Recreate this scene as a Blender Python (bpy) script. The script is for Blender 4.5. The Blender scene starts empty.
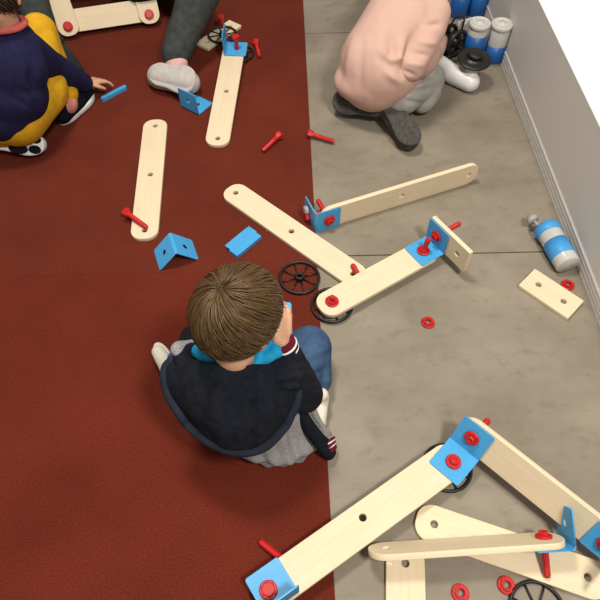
import bpy, bmesh, math, random
from mathutils import Vector as V, Matrix as M
random.seed(7)
SC = bpy.context.scene
COL = SC.collection
R = math.radians
CAMH, TILT, F = 1.45, R(55.5), 600.0
CF = V((0, math.cos(TILT), -math.sin(TILT))); CU = V((0, math.sin(TILT), math.cos(TILT)))

def P(px, py, z=0.0):
    """world point at height z seen at photo pixel px, py"""
    d = CF + V((1, 0, 0)) * ((px - 300) / F) + CU * ((300 - py) / F)
    return V((0, 0, CAMH)) + d * ((CAMH - z) / -d.z)

# ------------------------------------------------------------------ materials
def nmat(name):
    m = bpy.data.materials.new(name); m.use_nodes = True
    return m, m.node_tree.nodes, m.node_tree.links, m.node_tree.nodes['Principled BSDF']

def ramp(N, c0, c1, a=0.3, b=0.7):
    r = N.new('ShaderNodeValToRGB')
    r.color_ramp.elements[0].position = a; r.color_ramp.elements[0].color = (*c0, 1)
    r.color_ramp.elements[1].position = b; r.color_ramp.elements[1].color = (*c1, 1)
    return r

def mat(name, c, rough=0.6, var=0.12, scale=30, bump=0.0, bscale=200, stretch=(1, 1, 1), spec=0.4, trans=0.0, c2=None, metal=0.0, alpha=1.0, a=0.3, b=0.7, detail=4):
    m, N, L, B = nmat(name)
    tc = N.new('ShaderNodeTexCoord'); mp = N.new('ShaderNodeMapping'); mp.inputs['Scale'].default_value = stretch
    L.new(tc.outputs['Object'], mp.inputs['Vector'])
    nz = N.new('ShaderNodeTexNoise'); nz.inputs['Scale'].default_value = scale; nz.inputs['Detail'].default_value = detail
    L.new(mp.outputs[0], nz.inputs['Vector'])
    c2 = c2 or tuple(x * (1 - var * 2) for x in c)
    r = ramp(N, c2, c, a, b); L.new(nz.outputs['Fac'], r.inputs['Fac']); L.new(r.outputs[0], B.inputs['Base Color'])
    B.inputs['Roughness'].default_value = rough; B.inputs['Specular IOR Level'].default_value = spec
    B.inputs['Transmission Weight'].default_value = trans; B.inputs['Metallic'].default_value = metal
    B.inputs['Alpha'].default_value = alpha
    if bump:
        n2 = N.new('ShaderNodeTexNoise'); n2.inputs['Scale'].default_value = bscale; n2.inputs['Detail'].default_value = 3
        L.new(mp.outputs[0], n2.inputs['Vector'])
        bp = N.new('ShaderNodeBump'); bp.inputs['Strength'].default_value = bump; bp.inputs['Distance'].default_value = 0.004
        L.new(n2.outputs['Fac'], bp.inputs['Height']); L.new(bp.outputs[0], B.inputs['Normal'])
    return m

WOOD = mat('birch', (.71, .595, .425), .55, scale=7, stretch=(1.2, 12, 12), c2=(.66, .54, .365), bump=.05, bscale=40, spec=.25)
BLUE = mat('blue_plastic', (.050, .335, .66), .38, .04, spec=.5)
RED = mat('red_plastic', (.52, .012, .012), .4, .1)
BLACK = mat('black_plastic', (.012, .011, .011), .4, .1)
GREY = mat('grey_plastic', (.36, .35, .33), .45, .1)
WHITE = mat('white_plastic', (.72, .72, .72), .3, .05)
SKIN = mat('skin', (.60, .33, .21), .55, .06, scale=25, bump=.05, spec=.3)
HAIRS = [mat('hair_a', (.076, .041, .016), .42, .15, scale=40, spec=.35), mat('hair_b', (.098, .054, .021), .42, .15, scale=40, spec=.35), mat('hair_c', (.122, .070, .028), .4, .15, scale=40, spec=.4)]
DHAIR = mat('dark_hair', (.03, .02, .013), .5, .2)
NAVY = mat('navy_fleece', (.0105, .013, .021), .9, .25, scale=60, bump=.35, bscale=420, spec=.15)
NAVYKNIT = mat('navy_jersey', (.018, .017, .058), .9, .15, scale=50, bump=.3, bscale=420, spec=.1)
JACKETGREY = mat('grey_marl', (.36, .35, .36), .9, .2, scale=240, bump=.25, bscale=400, spec=.1)
SHIRTBLUE = mat('turquoise_shirt', (.015, .30, .56), .85, .1, spec=.15)
def denim():
    return mat('denim', (.058, .108, .20), .9, scale=22, c2=(.032, .062, .125), bump=.3, bscale=500, spec=.1, detail=8)
DENIM = denim()
PINK = mat('pink_sweatshirt', (.60, .39, .325), .9, .05, scale=6, bump=.15, bscale=300, spec=.1)
PANTGREY = mat('light_grey_trousers', (.36, .35, .33), .9, .1, bump=.2, bscale=300, spec=.1)
SOLEGREY = mat('dark_grey_sole', (.085, .083, .075), .85, .25, scale=90, bump=.8, bscale=160, spec=.2)
MUSTARD = mat('mustard_corduroy', (.66, .36, .017), .9, .12, scale=30, bump=.3, bscale=260, spec=.1)
CHARCOAL = mat('charcoal_trousers', (.055, .062, .06), .9, .2, scale=40, bump=.2, bscale=300, spec=.1)
DARKCLOTH = mat('black_cloth', (.008, .008, .012), .9, .2, spec=.1)
PALESOLE = mat('pale_sole', (.50, .47, .45), .8, .1, scale=40, bump=.5, bscale=150, spec=.2)
SOCKPINK = mat('pink_sock', (.70, .42, .42), .9, .1, scale=90, spec=.1)
CORAL = mat('coral_band', (.62, .13, .13), .85, .1, spec=.1)
MAROON = mat('maroon_rib', (.13, .012, .02), .9, .1, spec=.1)
LEDGE = mat('white_laminate', (.93, .92, .89), .5, .01, spec=.3)
CLEAR = mat('frosted_clear_plastic', (.66, .65, .61), .25, .06, spec=.5, trans=.25)
DEEPBLUE = mat('deep_blue_wrap', (.009, .085, .30), .4, .06)
LIGHTBLUE = mat('light_blue_wrap', (.05, .30, .66), .45, .06)

def concrete():
    m, N, L, B = nmat('concrete')
    tc = N.new('ShaderNodeTexCoord')
    n1 = N.new('ShaderNodeTexNoise'); n1.inputs['Scale'].default_value = 2.6; n1.inputs['Detail'].default_value = 9; n1.inputs['Roughness'].default_value = .62
    mp = N.new('ShaderNodeMapping'); mp.inputs['Scale'].default_value = (1.0, 1.5, 1); L.new(tc.outputs['Object'], mp.inputs['Vector'])
    L.new(mp.outputs[0], n1.inputs['Vector'])
    r1 = ramp(N, (.178, .149, .112), (.272, .236, .186), .32, .68); L.new(n1.outputs['Fac'], r1.inputs['Fac'])
    n2 = N.new('ShaderNodeTexNoise'); n2.inputs['Scale'].default_value = 13; n2.inputs['Detail'].default_value = 6; n2.inputs['Roughness'].default_value = .7
    L.new(mp.outputs[0], n2.inputs['Vector'])
    r2 = ramp(N, (.62, .60, .58), (1, 1, 1), .30, .47); L.new(n2.outputs['Fac'], r2.inputs['Fac'])
    mx = N.new('ShaderNodeMixRGB'); mx.blend_type = 'MULTIPLY'; mx.inputs[0].default_value = .55
    L.new(r1.outputs[0], mx.inputs[1]); L.new(r2.outputs[0], mx.inputs[2])
    L.new(mx.outputs[0], B.inputs['Base Color'])
    B.inputs['Roughness'].default_value = .55; B.inputs['Specular IOR Level'].default_value = .3
    bp = N.new('ShaderNodeBump'); bp.inputs['Strength'].default_value = .12; bp.inputs['Distance'].default_value = .003
    L.new(n2.outputs['Fac'], bp.inputs['Height']); L.new(bp.outputs[0], B.inputs['Normal'])
    return m

def carpet_mat(name, c, c2):
    m, N, L, B = nmat(name)
    tc = N.new('ShaderNodeTexCoord')
    n1 = N.new('ShaderNodeTexNoise'); n1.inputs['Scale'].default_value = 260; n1.inputs['Detail'].default_value = 2
    n0 = N.new('ShaderNodeTexNoise'); n0.inputs['Scale'].default_value = 4; n0.inputs['Detail'].default_value = 5
    L.new(tc.outputs['Object'], n1.inputs['Vector']); L.new(tc.outputs['Object'], n0.inputs['Vector'])
    r1 = ramp(N, c2, c, .35, .65); L.new(n1.outputs['Fac'], r1.inputs['Fac'])
    r0 = ramp(N, (.80, .80, .80), (1, 1, 1), .35, .65); L.new(n0.outputs['Fac'], r0.inputs['Fac'])
    mx = N.new('ShaderNodeMixRGB'); mx.blend_type = 'MULTIPLY'; mx.inputs[0].default_value = 1
    L.new(r1.outputs[0], mx.inputs[1]); L.new(r0.outputs[0], mx.inputs[2]); L.new(mx.outputs[0], B.inputs['Base Color'])
    B.inputs['Roughness'].default_value = .95; B.inputs['Specular IOR Level'].default_value = .08
    bp = N.new('ShaderNodeBump'); bp.inputs['Strength'].default_value = .5; bp.inputs['Distance'].default_value = .003
    L.new(n1.outputs['Fac'], bp.inputs['Height']); L.new(bp.outputs[0], B.inputs['Normal'])
    return m

def mesh_panel_mat():
    """perforated sheet: rows of tiny dark holes"""
    m, N, L, B = nmat('perforated_sheet')
    tc = N.new('ShaderNodeTexCoord')
    mp = N.new('ShaderNodeMapping'); mp.inputs['Scale'].default_value = (1, 160, 160)
    L.new(tc.outputs['Object'], mp.inputs['Vector'])
    fr = N.new('ShaderNodeVectorMath'); fr.operation = 'FRACTION'; L.new(mp.outputs[0], fr.inputs[0])
    sb = N.new('ShaderNodeVectorMath'); sb.operation = 'SUBTRACT'; sb.inputs[1].default_value = (0, .5, .5); L.new(fr.outputs[0], sb.inputs[0])
    mul = N.new('ShaderNodeVectorMath'); mul.operation = 'MULTIPLY'; mul.inputs[1].default_value = (0, 1, 1); L.new(sb.outputs[0], mul.inputs[0])
    ln = N.new('ShaderNodeVectorMath'); ln.operation = 'LENGTH'; L.new(mul.outputs[0], ln.inputs[0])
    r = ramp(N, (.46, .445, .42), (.64, .615, .58), .22, .36); L.new(ln.outputs['Value'], r.inputs['Fac'])
    L.new(r.outputs[0], B.inputs['Base Color'])
    B.inputs['Roughness'].default_value = .5; B.inputs['Metallic'].default_value = .0; B.inputs['Specular IOR Level'].default_value = .4
    return m

# ------------------------------------------------------------------ object helpers
WM = {}
def tag(o, label=None, cat=None, group=None, kind=None):
    if label: o['label'] = label
    if cat: o['category'] = cat
    if group: o['group'] = group
    if kind: o['kind'] = kind
    return o

def link(o, W, parent=None):
    COL.objects.link(o); WM[o.name] = W.copy()
    if parent is not None:
        o.parent = parent; o.matrix_local = WM[parent.name].inverted() @ W
    else:
        o.matrix_world = W
    return o

def add(name, me, m, W=None, parent=None, smooth=True):
    if m is not None and (len(me.materials) == 0): me.materials.append(m)
    if smooth:
        for p in me.polygons: p.use_smooth = True
    return link(bpy.data.objects.new(name, me), W if W is not None else M.Identity(4), parent)

def root(name, loc, label, cat, group=None, W=None):
    o = bpy.data.objects.new(name, None); o.empty_display_size = .05
    link(o, W if W is not None else M.Translation(loc)); return tag(o, label, cat, group)

def frame(o, x, up):
    """matrix with origin o, local x along x, local z as close to up as it can be"""
    x = V(x).normalized(); y = V(up).cross(x).normalized(); z = x.cross(y)
    return M(((x.x, y.x, z.x, o.x), (x.y, y.y, z.y, o.y), (x.z, y.z, z.z, o.z), (0, 0, 0, 1)))

def ev_mesh(o):
    dg = bpy.context.evaluated_depsgraph_get(); dg.update()
    me = bpy.data.meshes.new_from_object(o.evaluated_get(dg)); return me

def sheet(outline, holes, th, bev=0.0012, hr=.009):
    """a board of outline (x, y) with round holes, from z = 0 to th"""
    cu = bpy.data.curves.new('sheet', 'CURVE'); cu.dimensions = '2D'; cu.fill_mode = 'BOTH'
    cu.extrude = th / 2 - bev; cu.bevel_depth = bev; cu.bevel_resolution = 1; cu.offset = -bev
    loops = [outline] + [[(hx + hr * math.cos(a * math.pi / 10), hy + hr * math.sin(a * math.pi / 10)) for a in range(20)] for hx, hy in holes]
    for lp in loops:
        s = cu.splines.new('POLY'); s.points.add(len(lp) - 1); s.use_cyclic_u = True
        for q, (x, y) in zip(s.points, lp): q.co = (x, y, 0, 1)
    o = bpy.data.objects.new('sheet', cu); COL.objects.link(o)
    me = ev_mesh(o); bpy.data.objects.remove(o); me.transform(M.Translation((0, 0, th / 2)))
    return me

def rrect(x0, y0, x1, y1, r, n=8):
    out = []
    for cx, cy, a0 in ((x1 - r, y1 - r, 0), (x0 + r, y1 - r, 90), (x0 + r, y0 + r, 180), (x1 - r, y0 + r, 270)):
        for k in range(n + 1):
            a = R(a0 + 90 * k / n); out.append((cx + r * math.cos(a), cy + r * math.sin(a)))
    return out

def bm_mesh(bm, name='m'):
    bmesh.ops.recalc_face_normals(bm, faces=bm.faces)
    me = bpy.data.meshes.new(name); bm.to_mesh(me); bm.free(); return me

def lathe(bm, prof, n=24, W=None):
    """prof: (radius, z) list"""
    rings = []
    for r, z in prof:
        rings.append([bm.verts.new((max(r, 1e-5) * math.cos(2 * math.pi * k / n), max(r, 1e-5) * math.sin(2 * math.pi * k / n), z)) for k in range(n)])
    for a, b in zip(rings, rings[1:]):
        for k in range(n): bm.faces.new((a[k], a[(k + 1) % n], b[(k + 1) % n], b[k]))
    if prof[0][0] > 1e-4: bm.faces.new(rings[0][::-1])
    if prof[-1][0] > 1e-4: bm.faces.new(rings[-1])
    vs = [v for r in rings for v in r]
    if W is not None: bmesh.ops.transform(bm, matrix=W, verts=vs)
    return vs

def ring(bm, R0, r, n=48, k=8, z=0, flat=1.0):
    vs = []
    for i in range(n):
        a = 2 * math.pi * i / n
        vs.append([bm.verts.new(((R0 + r * math.cos(b)) * math.cos(a), (R0 + r * math.cos(b)) * math.sin(a), z + r * flat * math.sin(b))) for b in [2 * math.pi * j / k for j in range(k)]])
    for i in range(n):
        for j in range(k):
            bm.faces.new((vs[i][j], vs[(i + 1) % n][j], vs[(i + 1) % n][(j + 1) % k], vs[i][(j + 1) % k]))

def box(bm, x0, y0, z0, x1, y1, z1):
    r = bmesh.ops.create_cube(bm, size=1)
    bmesh.ops.transform(bm, matrix=M.Translation(((x0 + x1) / 2, (y0 + y1) / 2, (z0 + z1) / 2)) @ M.Diagonal((x1 - x0, y1 - y0, z1 - z0, 1)), verts=r['verts'])
    return r['verts']

def tube(bm, pts, rad, n=8):
    """round tube through points; rad number or list"""
    pts = [V(p) for p in pts]; rings = []
    rads = rad if isinstance(rad, (list, tuple)) else [rad] * len(pts)
    prev = None
    for i, p in enumerate(pts):
        d = (pts[min(i + 1, len(pts) - 1)] - pts[max(i - 1, 0)]).normalized()
        if prev is None:
            u = d.orthogonal().normalized()
        else:
            u = (prev - d * prev.dot(d)).normalized()
        prev = u; w = d.cross(u)
        rings.append([bm.verts.new(p + (u * math.cos(2 * math.pi * k / n) + w * math.sin(2 * math.pi * k / n)) * rads[i]) for k in range(n)])
    for a, b in zip(rings, rings[1:]):
        for k in range(n): bm.faces.new((a[k], a[(k + 1) % n], b[(k + 1) % n], b[k]))
    bm.faces.new(rings[0][::-1]); bm.faces.new(rings[-1])

# ------------------------------------------------------------------ soft bodies
def cap(p0, r0, p1, r1): return ('c', V(p0), r0, V(p1), r1)
def ell(c, rad, W=None): return ('e', V(c), rad, W or M.Identity(3))
def chain(pts, rads): return [cap(a, ra, b, rb) for a, ra, b, rb in zip(pts, rads, pts[1:], rads[1:])]

def blob(prims, voxel=.006, smooth=4, wrinkle=0.0, wscale=.08, seed=0, decim=None):
    """one continuous skin grown over tapered limbs and ellipsoids"""
    bm = bmesh.new()
    for pr in prims:
        t = bmesh.new()
        if pr[0] == 'c':
            for c, r in ((pr[1], pr[2]), (pr[3], pr[4])):
                bmesh.ops.create_icosphere(t, subdivisions=3, radius=r, matrix=M.Translation(c))
            g = bmesh.ops.convex_hull(t, input=t.verts)
            junk = [e for e in g['geom_interior'] if isinstance(e, bmesh.types.BMVert)]
            bmesh.ops.delete(t, geom=junk, context='VERTS')
        else:
            bmesh.ops.create_icosphere(t, subdivisions=4, radius=1, matrix=M.Translation(pr[1]) @ pr[3].to_4x4() @ M.Diagonal((*pr[2], 1)))
        me = bpy.data.meshes.new('t'); t.to_mesh(me); t.free(); bm.from_mesh(me); bpy.data.meshes.remove(me)
    me = bpy.data.meshes.new('blob'); bm.to_mesh(me); bm.free()
    o = bpy.data.objects.new('blob', me); COL.objects.link(o)
    md = o.modifiers.new('r', 'REMESH'); md.mode = 'VOXEL'; md.voxel_size = voxel
    if smooth:
        s = o.modifiers.new('s', 'SMOOTH'); s.iterations = smooth; s.factor = .5
    if wrinkle:
        tx = bpy.data.textures.new('w', 'CLOUDS'); tx.noise_scale = wscale; tx.noise_depth = 1
        d = o.modifiers.new('d', 'DISPLACE'); d.texture = tx; d.strength = wrinkle; d.mid_level = .5; d.texture_coords = 'LOCAL'
        s = o.modifiers.new('s2', 'SMOOTH'); s.iterations = 5; s.factor = .5
    out = ev_mesh(o); bpy.data.objects.remove(o); bpy.data.meshes.remove(me)
    return out

def crease(me, lines):
    """press valleys (amp < 0) or raise ridges along segments (p, q, width, amp)"""
    from mathutils.bvhtree import BVHTree
    me.update(); out = []; eye = V((0, 0, CAMH))
    tree = BVHTree.FromPolygons([v.co for v in me.vertices], [tuple(p.vertices) for p in me.polygons])
    nr = [v.normal.copy() for v in me.vertices]; paths = []
    for p, q, w, amp in lines:                        # lay each fold on the cloth's own surface
        pts = []
        for k in range(49):
            c = p.lerp(q, k / 48); h = tree.ray_cast(eye, (c - eye).normalized())[0]
            if h is not None: pts.append((h, math.sin(math.pi * (.08 + .84 * k / 48))))
        paths.append((pts, w, amp))
    for v, n in zip(me.vertices, nr):
        d = 0.0
        for pts, w, amp in paths:
            b = 0
            for c, g in pts:
                x = (v.co - c).length / w
                if x < 2.5: b = max(b, g * math.exp(-x * x))
            d += amp * b
        out.append(v.co + n * d)
    for v, c in zip(me.vertices, out): v.co = c
    me.update(); return me

def loft(rows, nu=44, nv=36, th=.008, fold=None):
    """smooth sheet of cloth through rows of points, given a thickness"""
    def cr(p, t):
        n = len(p) - 1; x = min(n - 1e-6, t * n); i = int(x); u = x - i
        a, b, c, d = p[max(0, i - 1)], p[i], p[i + 1], p[min(n, i + 2)]
        return .5 * (2 * b + (c - a) * u + (2 * a - 5 * b + 4 * c - d) * u * u + (3 * b - a - 3 * c + d) * u ** 3)
    G_ = []
    for j in range(nv):
        col = [cr(rw, 0) for rw in rows]
        G_.append([cr([cr(rw, i / (nu - 1)) for rw in rows], j / (nv - 1)) for i in range(nu)])
    def nrm(i, j):
        a = G_[j][min(nu - 1, i + 1)] - G_[j][max(0, i - 1)]; b = G_[min(nv - 1, j + 1)][i] - G_[max(0, j - 1)][i]
        n = a.cross(b).normalized(); return n if n.dot(V((0, -.6, .8))) > 0 else -n
    bm = bmesh.new(); T, B_ = [], []
    for j in range(nv):
        T.append([]); B_.append([])
        for i in range(nu):
            n = nrm(i, j); p = G_[j][i] + n * (fold(i / (nu - 1), j / (nv - 1)) if fold else 0)
            T[-1].append(bm.verts.new(p)); B_[-1].append(bm.verts.new(p - n * th))
    for j in range(nv - 1):
        for i in range(nu - 1):
            bm.faces.new((T[j][i], T[j][i + 1], T[j + 1][i + 1], T[j + 1][i])); bm.faces.new((B_[j][i], B_[j + 1][i], B_[j + 1][i + 1], B_[j][i + 1]))
    for i in range(nu - 1):
        bm.faces.new((T[0][i], B_[0][i], B_[0][i + 1], T[0][i + 1])); bm.faces.new((T[-1][i], T[-1][i + 1], B_[-1][i + 1], B_[-1][i]))
    for j in range(nv - 1):
        bm.faces.new((T[j][0], T[j + 1][0], B_[j + 1][0], B_[j][0])); bm.faces.new((T[j][-1], B_[j][-1], B_[j + 1][-1], T[j + 1][-1]))
    return bm_mesh(bm, 'loft')

def person(name, me, m, base, label):
    me.transform(M.Translation(-V(base)))
    return tag(add(name, me, m, M.Translation(base)), label, 'person')

def wear(name, me, m, parent, label=None):
    """a mesh given in world coordinates becomes a child of parent"""
    o = add(name, me, m, M.Identity(4), parent)
    c = V((0, 0, 0))
    for v in me.vertices: c += v.co
    c /= max(1, len(me.vertices))
    me.transform(M.Translation(-c)); W = M.Translation(c); WM[o.name] = W
    o.matrix_local = WM[parent.name].inverted() @ W
    if label: o['label'] = label
    return o

# ------------------------------------------------------------------ the setting
e0, e1 = P(303, 0), P(335, 600)                     # carpet edge
ev = (e0 - e1).normalized(); en = V((ev.y, -ev.x, 0))   # along, across to the right
EO = e1
AX = M(((en.x, ev.x, 0, EO.x), (en.y, ev.y, 0, EO.y), (0, 0, 1, 0), (0, 0, 0, 1)))   # floor frame: x across, y along the carpet edge
def local_y(p): return (AX.inverted() @ p).y
s1, s2 = local_y(P(435, 254)), local_y(P(330, 33))

bm = bmesh.new()
gap = .0022
ys = [-2.5, s1 - 2 * (s2 - s1), s1 - (s2 - s1), s1, s2, s2 + (s2 - s1), s2 + 2 * (s2 - s1)]
for a, b in zip(ys, ys[1:]):
    box(bm, -4.0, a + gap, -.03, 3.0, b - gap, 0)
box(bm, -4.0, ys[0], -.06, 3.0, ys[-1], -.031)
tag(add('floor', bm_mesh(bm), concrete(), AX, smooth=False), 'grey brown concrete slab floor with dark seams', 'floor', kind='structure')

sc_ = local_y(P(120, 274))
def carpet(y0, y1, m, label):
    bm = bmesh.new(); vs = box(bm, -3.6, y0, 0.0003, 0, y1, .004)
    return tag(add('carpet', bm_mesh(bm), m, AX, smooth=False), label, 'carpet', 'red carpet lengths')
CZ = .004
carpet(sc_ + .0002, s2 + 2.0, carpet_mat('carpet_far', (.150, .029, .016), (.104, .018, .010)), 'far length of dark red carpet reaching under the crouching child in mustard trousers')
carpet(-2.2, sc_ - .0002, carpet_mat('carpet_near', (.150, .026, .014), (.104, .016, .009)), 'near length of dark red carpet that the boy in the navy hooded jacket sits on')

# low wall on the right
w0, w1 = P(504, 74), P(600, 330)
wv = (w0 - w1).normalized(); wn = V((wv.y, -wv.x, 0))
WX = M(((wn.x, wv.x, 0, w1.x), (wn.y, wv.y, 0, w1.y), (0, 0, 1, 0), (0, 0, 0, 1)))
WH = .345
bm = bmesh.new(); box(bm, 0.004, -2.0, 0, .06, 4.5, WH - .004)
add('wall_right', bm_mesh(bm), mesh_panel_mat(), WX, smooth=False)
tag(bpy.data.objects['wall_right'], 'low grey perforated sheet wall under the white top', 'wall', kind='structure')
bm = bmesh.new(); box(bm, .003, -2.0, WH - .004, 2.0, 4.5, WH)
tag(add('trim_1', bm_mesh(bm), LEDGE, WX, smooth=False), 'bright white flat top of the low wall', 'ledge', kind='structure')
bm = bmesh.new()
for k in range(4): box(bm, -.0005, -2.0, .001 + .016 * k, .0039, 4.5, .0105 + .016 * k)
box(bm, .0025, -2.0, 0, .0039, 4.5, .0615)
tag(add('baseboard_right', bm_mesh(bm), mat('grey_ribs', (.56, .54, .51), .5, .03), WX, smooth=False), 'ribbed grey skirting along the low wall', 'skirting', kind='structure')

# ------------------------------------------------------------------ toy kit pieces
TH, PW = .014, .086
def plank_mesh(L, holes):
    return sheet(rrect(-L / 2, -PW / 2, L / 2, PW / 2, .037), [(h, 0) for h in holes], TH)
LONG = plank_mesh(.570, (-.25, 0, .25)); MED = plank_mesh(.430, (-.172, .172))
SHORT = sheet(rrect(-.083, -.0435, .083, .0435, .003), [(-.042, 0), (.042, 0)], TH)
LONGOFF = sheet(rrect(-.285, -PW / 2, .285, PW / 2, .037), [(-.25, 0), (0, .009), (.25, 0)], TH)
LL = {'LONG': LONG, 'MED': MED, 'SHORT': SHORT, 'OFF': LONGOFF}

def bracket_mesh(sweep=90, Lf=.086, w=.084, th=.0035, rb=.009):
    """L bracket: bend along x, one flange in +y on z = 0, the other raised by `sweep` degrees (90: +z on y = 0)"""
    bm = bmesh.new()
    t = math.tan(R(sweep) / 2) * rb                     # where the flat part starts, measured from the virtual corner
    full = rrect(-w / 2, t, w / 2, Lf, .006, 4)
    out = [p for p in full if p[1] > (t + Lf) / 2] + [(-w / 2, t), (w / 2, t)]
    fl = sheet(out, [(0, .047)], th, .0005, .0085)
    bm.from_mesh(fl)
    f2 = fl.copy(); s_ = R(180 - sweep)                 # second flange: first one mirrored, then turned up
    f2.transform(M.Rotation(R(180) - R(sweep), 4, 'X') @ M.Diagonal((1, 1, -1, 1))); bm.from_mesh(f2)
    N_ = 8
    def arc(rr):
        return [(t - rr * math.sin(R(sweep) * k / N_), rb - rr * math.cos(R(sweep) * k / N_)) for k in range(N_ + 1)]
    o_, i_ = arc(rb), arc(rb - th)
    loop = o_ + i_[::-1]
    A = [bm.verts.new((-w / 2, y, z)) for y, z in loop]; B = [bm.verts.new((w / 2, y, z)) for y, z in loop]
    n = len(loop); h = len(o_)
    for k in range(n):
        if k in (h - 1, n - 1): continue
        bm.faces.new((A[k], A[(k + 1) % n], B[(k + 1) % n], B[k]))
    for k in range(h - 1):
        for S in (A, B): bm.faces.new((S[k], S[k + 1], S[n - 2 - k], S[n - 1 - k]))
    bpy.data.meshes.remove(f2); bpy.data.meshes.remove(fl)
    return bm_mesh(bm, 'bracket')
BRACKET = bracket_mesh(); OPENBRACKET = bracket_mesh(66); WIDEBRACKET = bracket_mesh(74)

def hexring(bm, r, z0, z1, hole=None):
    lathe(bm, [(r, z0), (r, z1 - .001), (r * .9, z1)], 6)

def bolt_mesh(Ls=.092):
    """head disc at z = 0..0.005, boss above, shank down to -Ls"""
    bm = bmesh.new()
    lathe(bm, [(0, .006), (.017, .006), (.0185, .0045), (.0185, .0012), (.017, 0), (0, 0)], 24)
    lathe(bm, [(.0112, .0058), (.0112, .013), (.0098, .0142), (.0065, .0142), (.0055, .011), (0, .011)], 6)
    prof = [(.0082, .001), (.0082, -.02)]
    z = -.022
    while z > -Ls + .004:
        prof += [(.0072, z), (.0082, z - .002)]; z -= .004
    prof += [(.006, -Ls), (0, -Ls)]
    lathe(bm, prof, 14)
    return bm_mesh(bm, 'bolt')
BOLT = bolt_mesh()
def loose_bolt_mesh(Ls=.088):
    bm = bmesh.new()
    lathe(bm, [(0, .012), (.013, .012), (.0155, .010), (.0155, .003), (.0145, 0), (.0090, -.010), (0, -.010)], 6)
    prof = [(.0082, -.008), (.0082, -.03)]
    z = -.032
    while z > -Ls + .004:
        prof += [(.0073, z), (.0082, z - .002)]; z -= .004
    prof += [(.006, -Ls), (0, -Ls)]
    lathe(bm, prof, 14)
    return bm_mesh(bm, 'bolt')
LBOLT = loose_bolt_mesh()

def nut_mesh():
    bm = bmesh.new(); n = 24
    # flange ring with an open bore, a scalloped top
    prof = [(.0075, 0), (.0185, 0), (.0195, .002), (.0195, .005), (.0175, .0065), (.0135, .0065), (.0125, .012), (.0095, .012), (.0075, .010)]
    rings = [[bm.verts.new((r * math.cos(2 * math.pi * k / n), r * math.sin(2 * math.pi * k / n), z)) for k in range(n)] for r, z in prof]
    rings.append(rings[0])
    for a, b in zip(rings, rings[1:]):
        for k in range(n): bm.faces.new((a[k], a[(k + 1) % n], b[(k + 1) % n], b[k]))
    for k in range(4):
        a = k * math.pi / 2 + .4
        vs = box(bm, .0122, -.0025, .006, .0172, .0025, .0095)
        bmesh.ops.transform(bm, matrix=M.Rotation(a, 4, 'Z'), verts=vs)
    return bm_mesh(bm, 'nut')
NUT = nut_mesh()

WR = .0625
def wheel_parts(parent, W):
    bm = bmesh.new(); ring(bm, WR - .0042, .0042, 56, 10, .0055, 1.25); add('rim', bm_mesh(bm), BLACK, W, parent)
    bm = bmesh.new()
    prof = [(.008, 0), (.0135, 0), (.0135, .014), (.0115, .016), (.008, .016)]
    rings = [[bm.verts.new((r * math.cos(2 * math.pi * k / 20), r * math.sin(2 * math.pi * k / 20), z)) for k in range(20)] for r, z in prof]
    rings.append(rings[0])
    for a, b in zip(rings, rings[1:]):
        for k in range(20): bm.faces.new((a[k], a[(k + 1) % 20], b[(k + 1) % 20], b[k]))
    add('hub', bm_mesh(bm), BLACK, W, parent)
    bm = bmesh.new(); tube(bm, [(.0125, 0, .006), (WR - .005, 0, .0055)], .0023, 8); sm = bm_mesh(bm); sm.materials.append(BLACK)
    for k in range(8): add('spoke', sm, BLACK, W @ M.Rotation(k * math.pi / 4 + .3, 4, 'Z'), parent)

UP = V((0, 0, 1))
def plank(parent, kind, p0, p1, up=UP, name='plank', shift=0.0, label=None):
    """plank whose underside centre line runs p0 -> p1 (its middle at the middle of both)"""
    p0, p1 = V(p0), V(p1)
    W = frame((p0 + p1) / 2 + (p1 - p0).normalized() * shift, p1 - p0, up)
    o = add(name, LL[kind], WOOD, W, parent, smooth=False)
    if label: o['label'] = label
    return o, W
def bracket(parent, o, bend, flat, name='bracket', mesh=None):
    """bend along `bend`, first flange lying towards `flat`, second flange along bend x flat"""
    x = V(bend).normalized(); y = (V(flat) - x * V(flat).dot(x)).normalized(); z = x.cross(y); o = V(o)
    W = M(((x.x, y.x, z.x, o.x), (x.y, y.y, z.y, o.y), (x.z, y.z, z.z, o.z), (0, 0, 0, 1)))
    return add(name, mesh or BRACKET, BLUE, W, parent, smooth=False), W
def bolt(parent, o, axis, me=None, name='bolt'):
    a = V(axis).normalized(); x = a.orthogonal()
    return add(name, me or BOLT, RED, frame(V(o), x, a), parent, smooth=False)
def nut(parent, o, axis=UP, name='nut', rot=0):
    a = V(axis).normalized(); x = a.orthogonal()
    return add(name, NUT, RED, frame(V(o), x, a) @ M.Rotation(rot, 4, 'Z'), parent, smooth=False)

G_PL, G_BR, G_BO, G_NU, G_AS, G_WH = 'loose wooden planks', 'loose blue corner brackets', 'loose red bolts', 'loose red nuts', 'bolted construction toy pieces', 'toy wheels'

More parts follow.
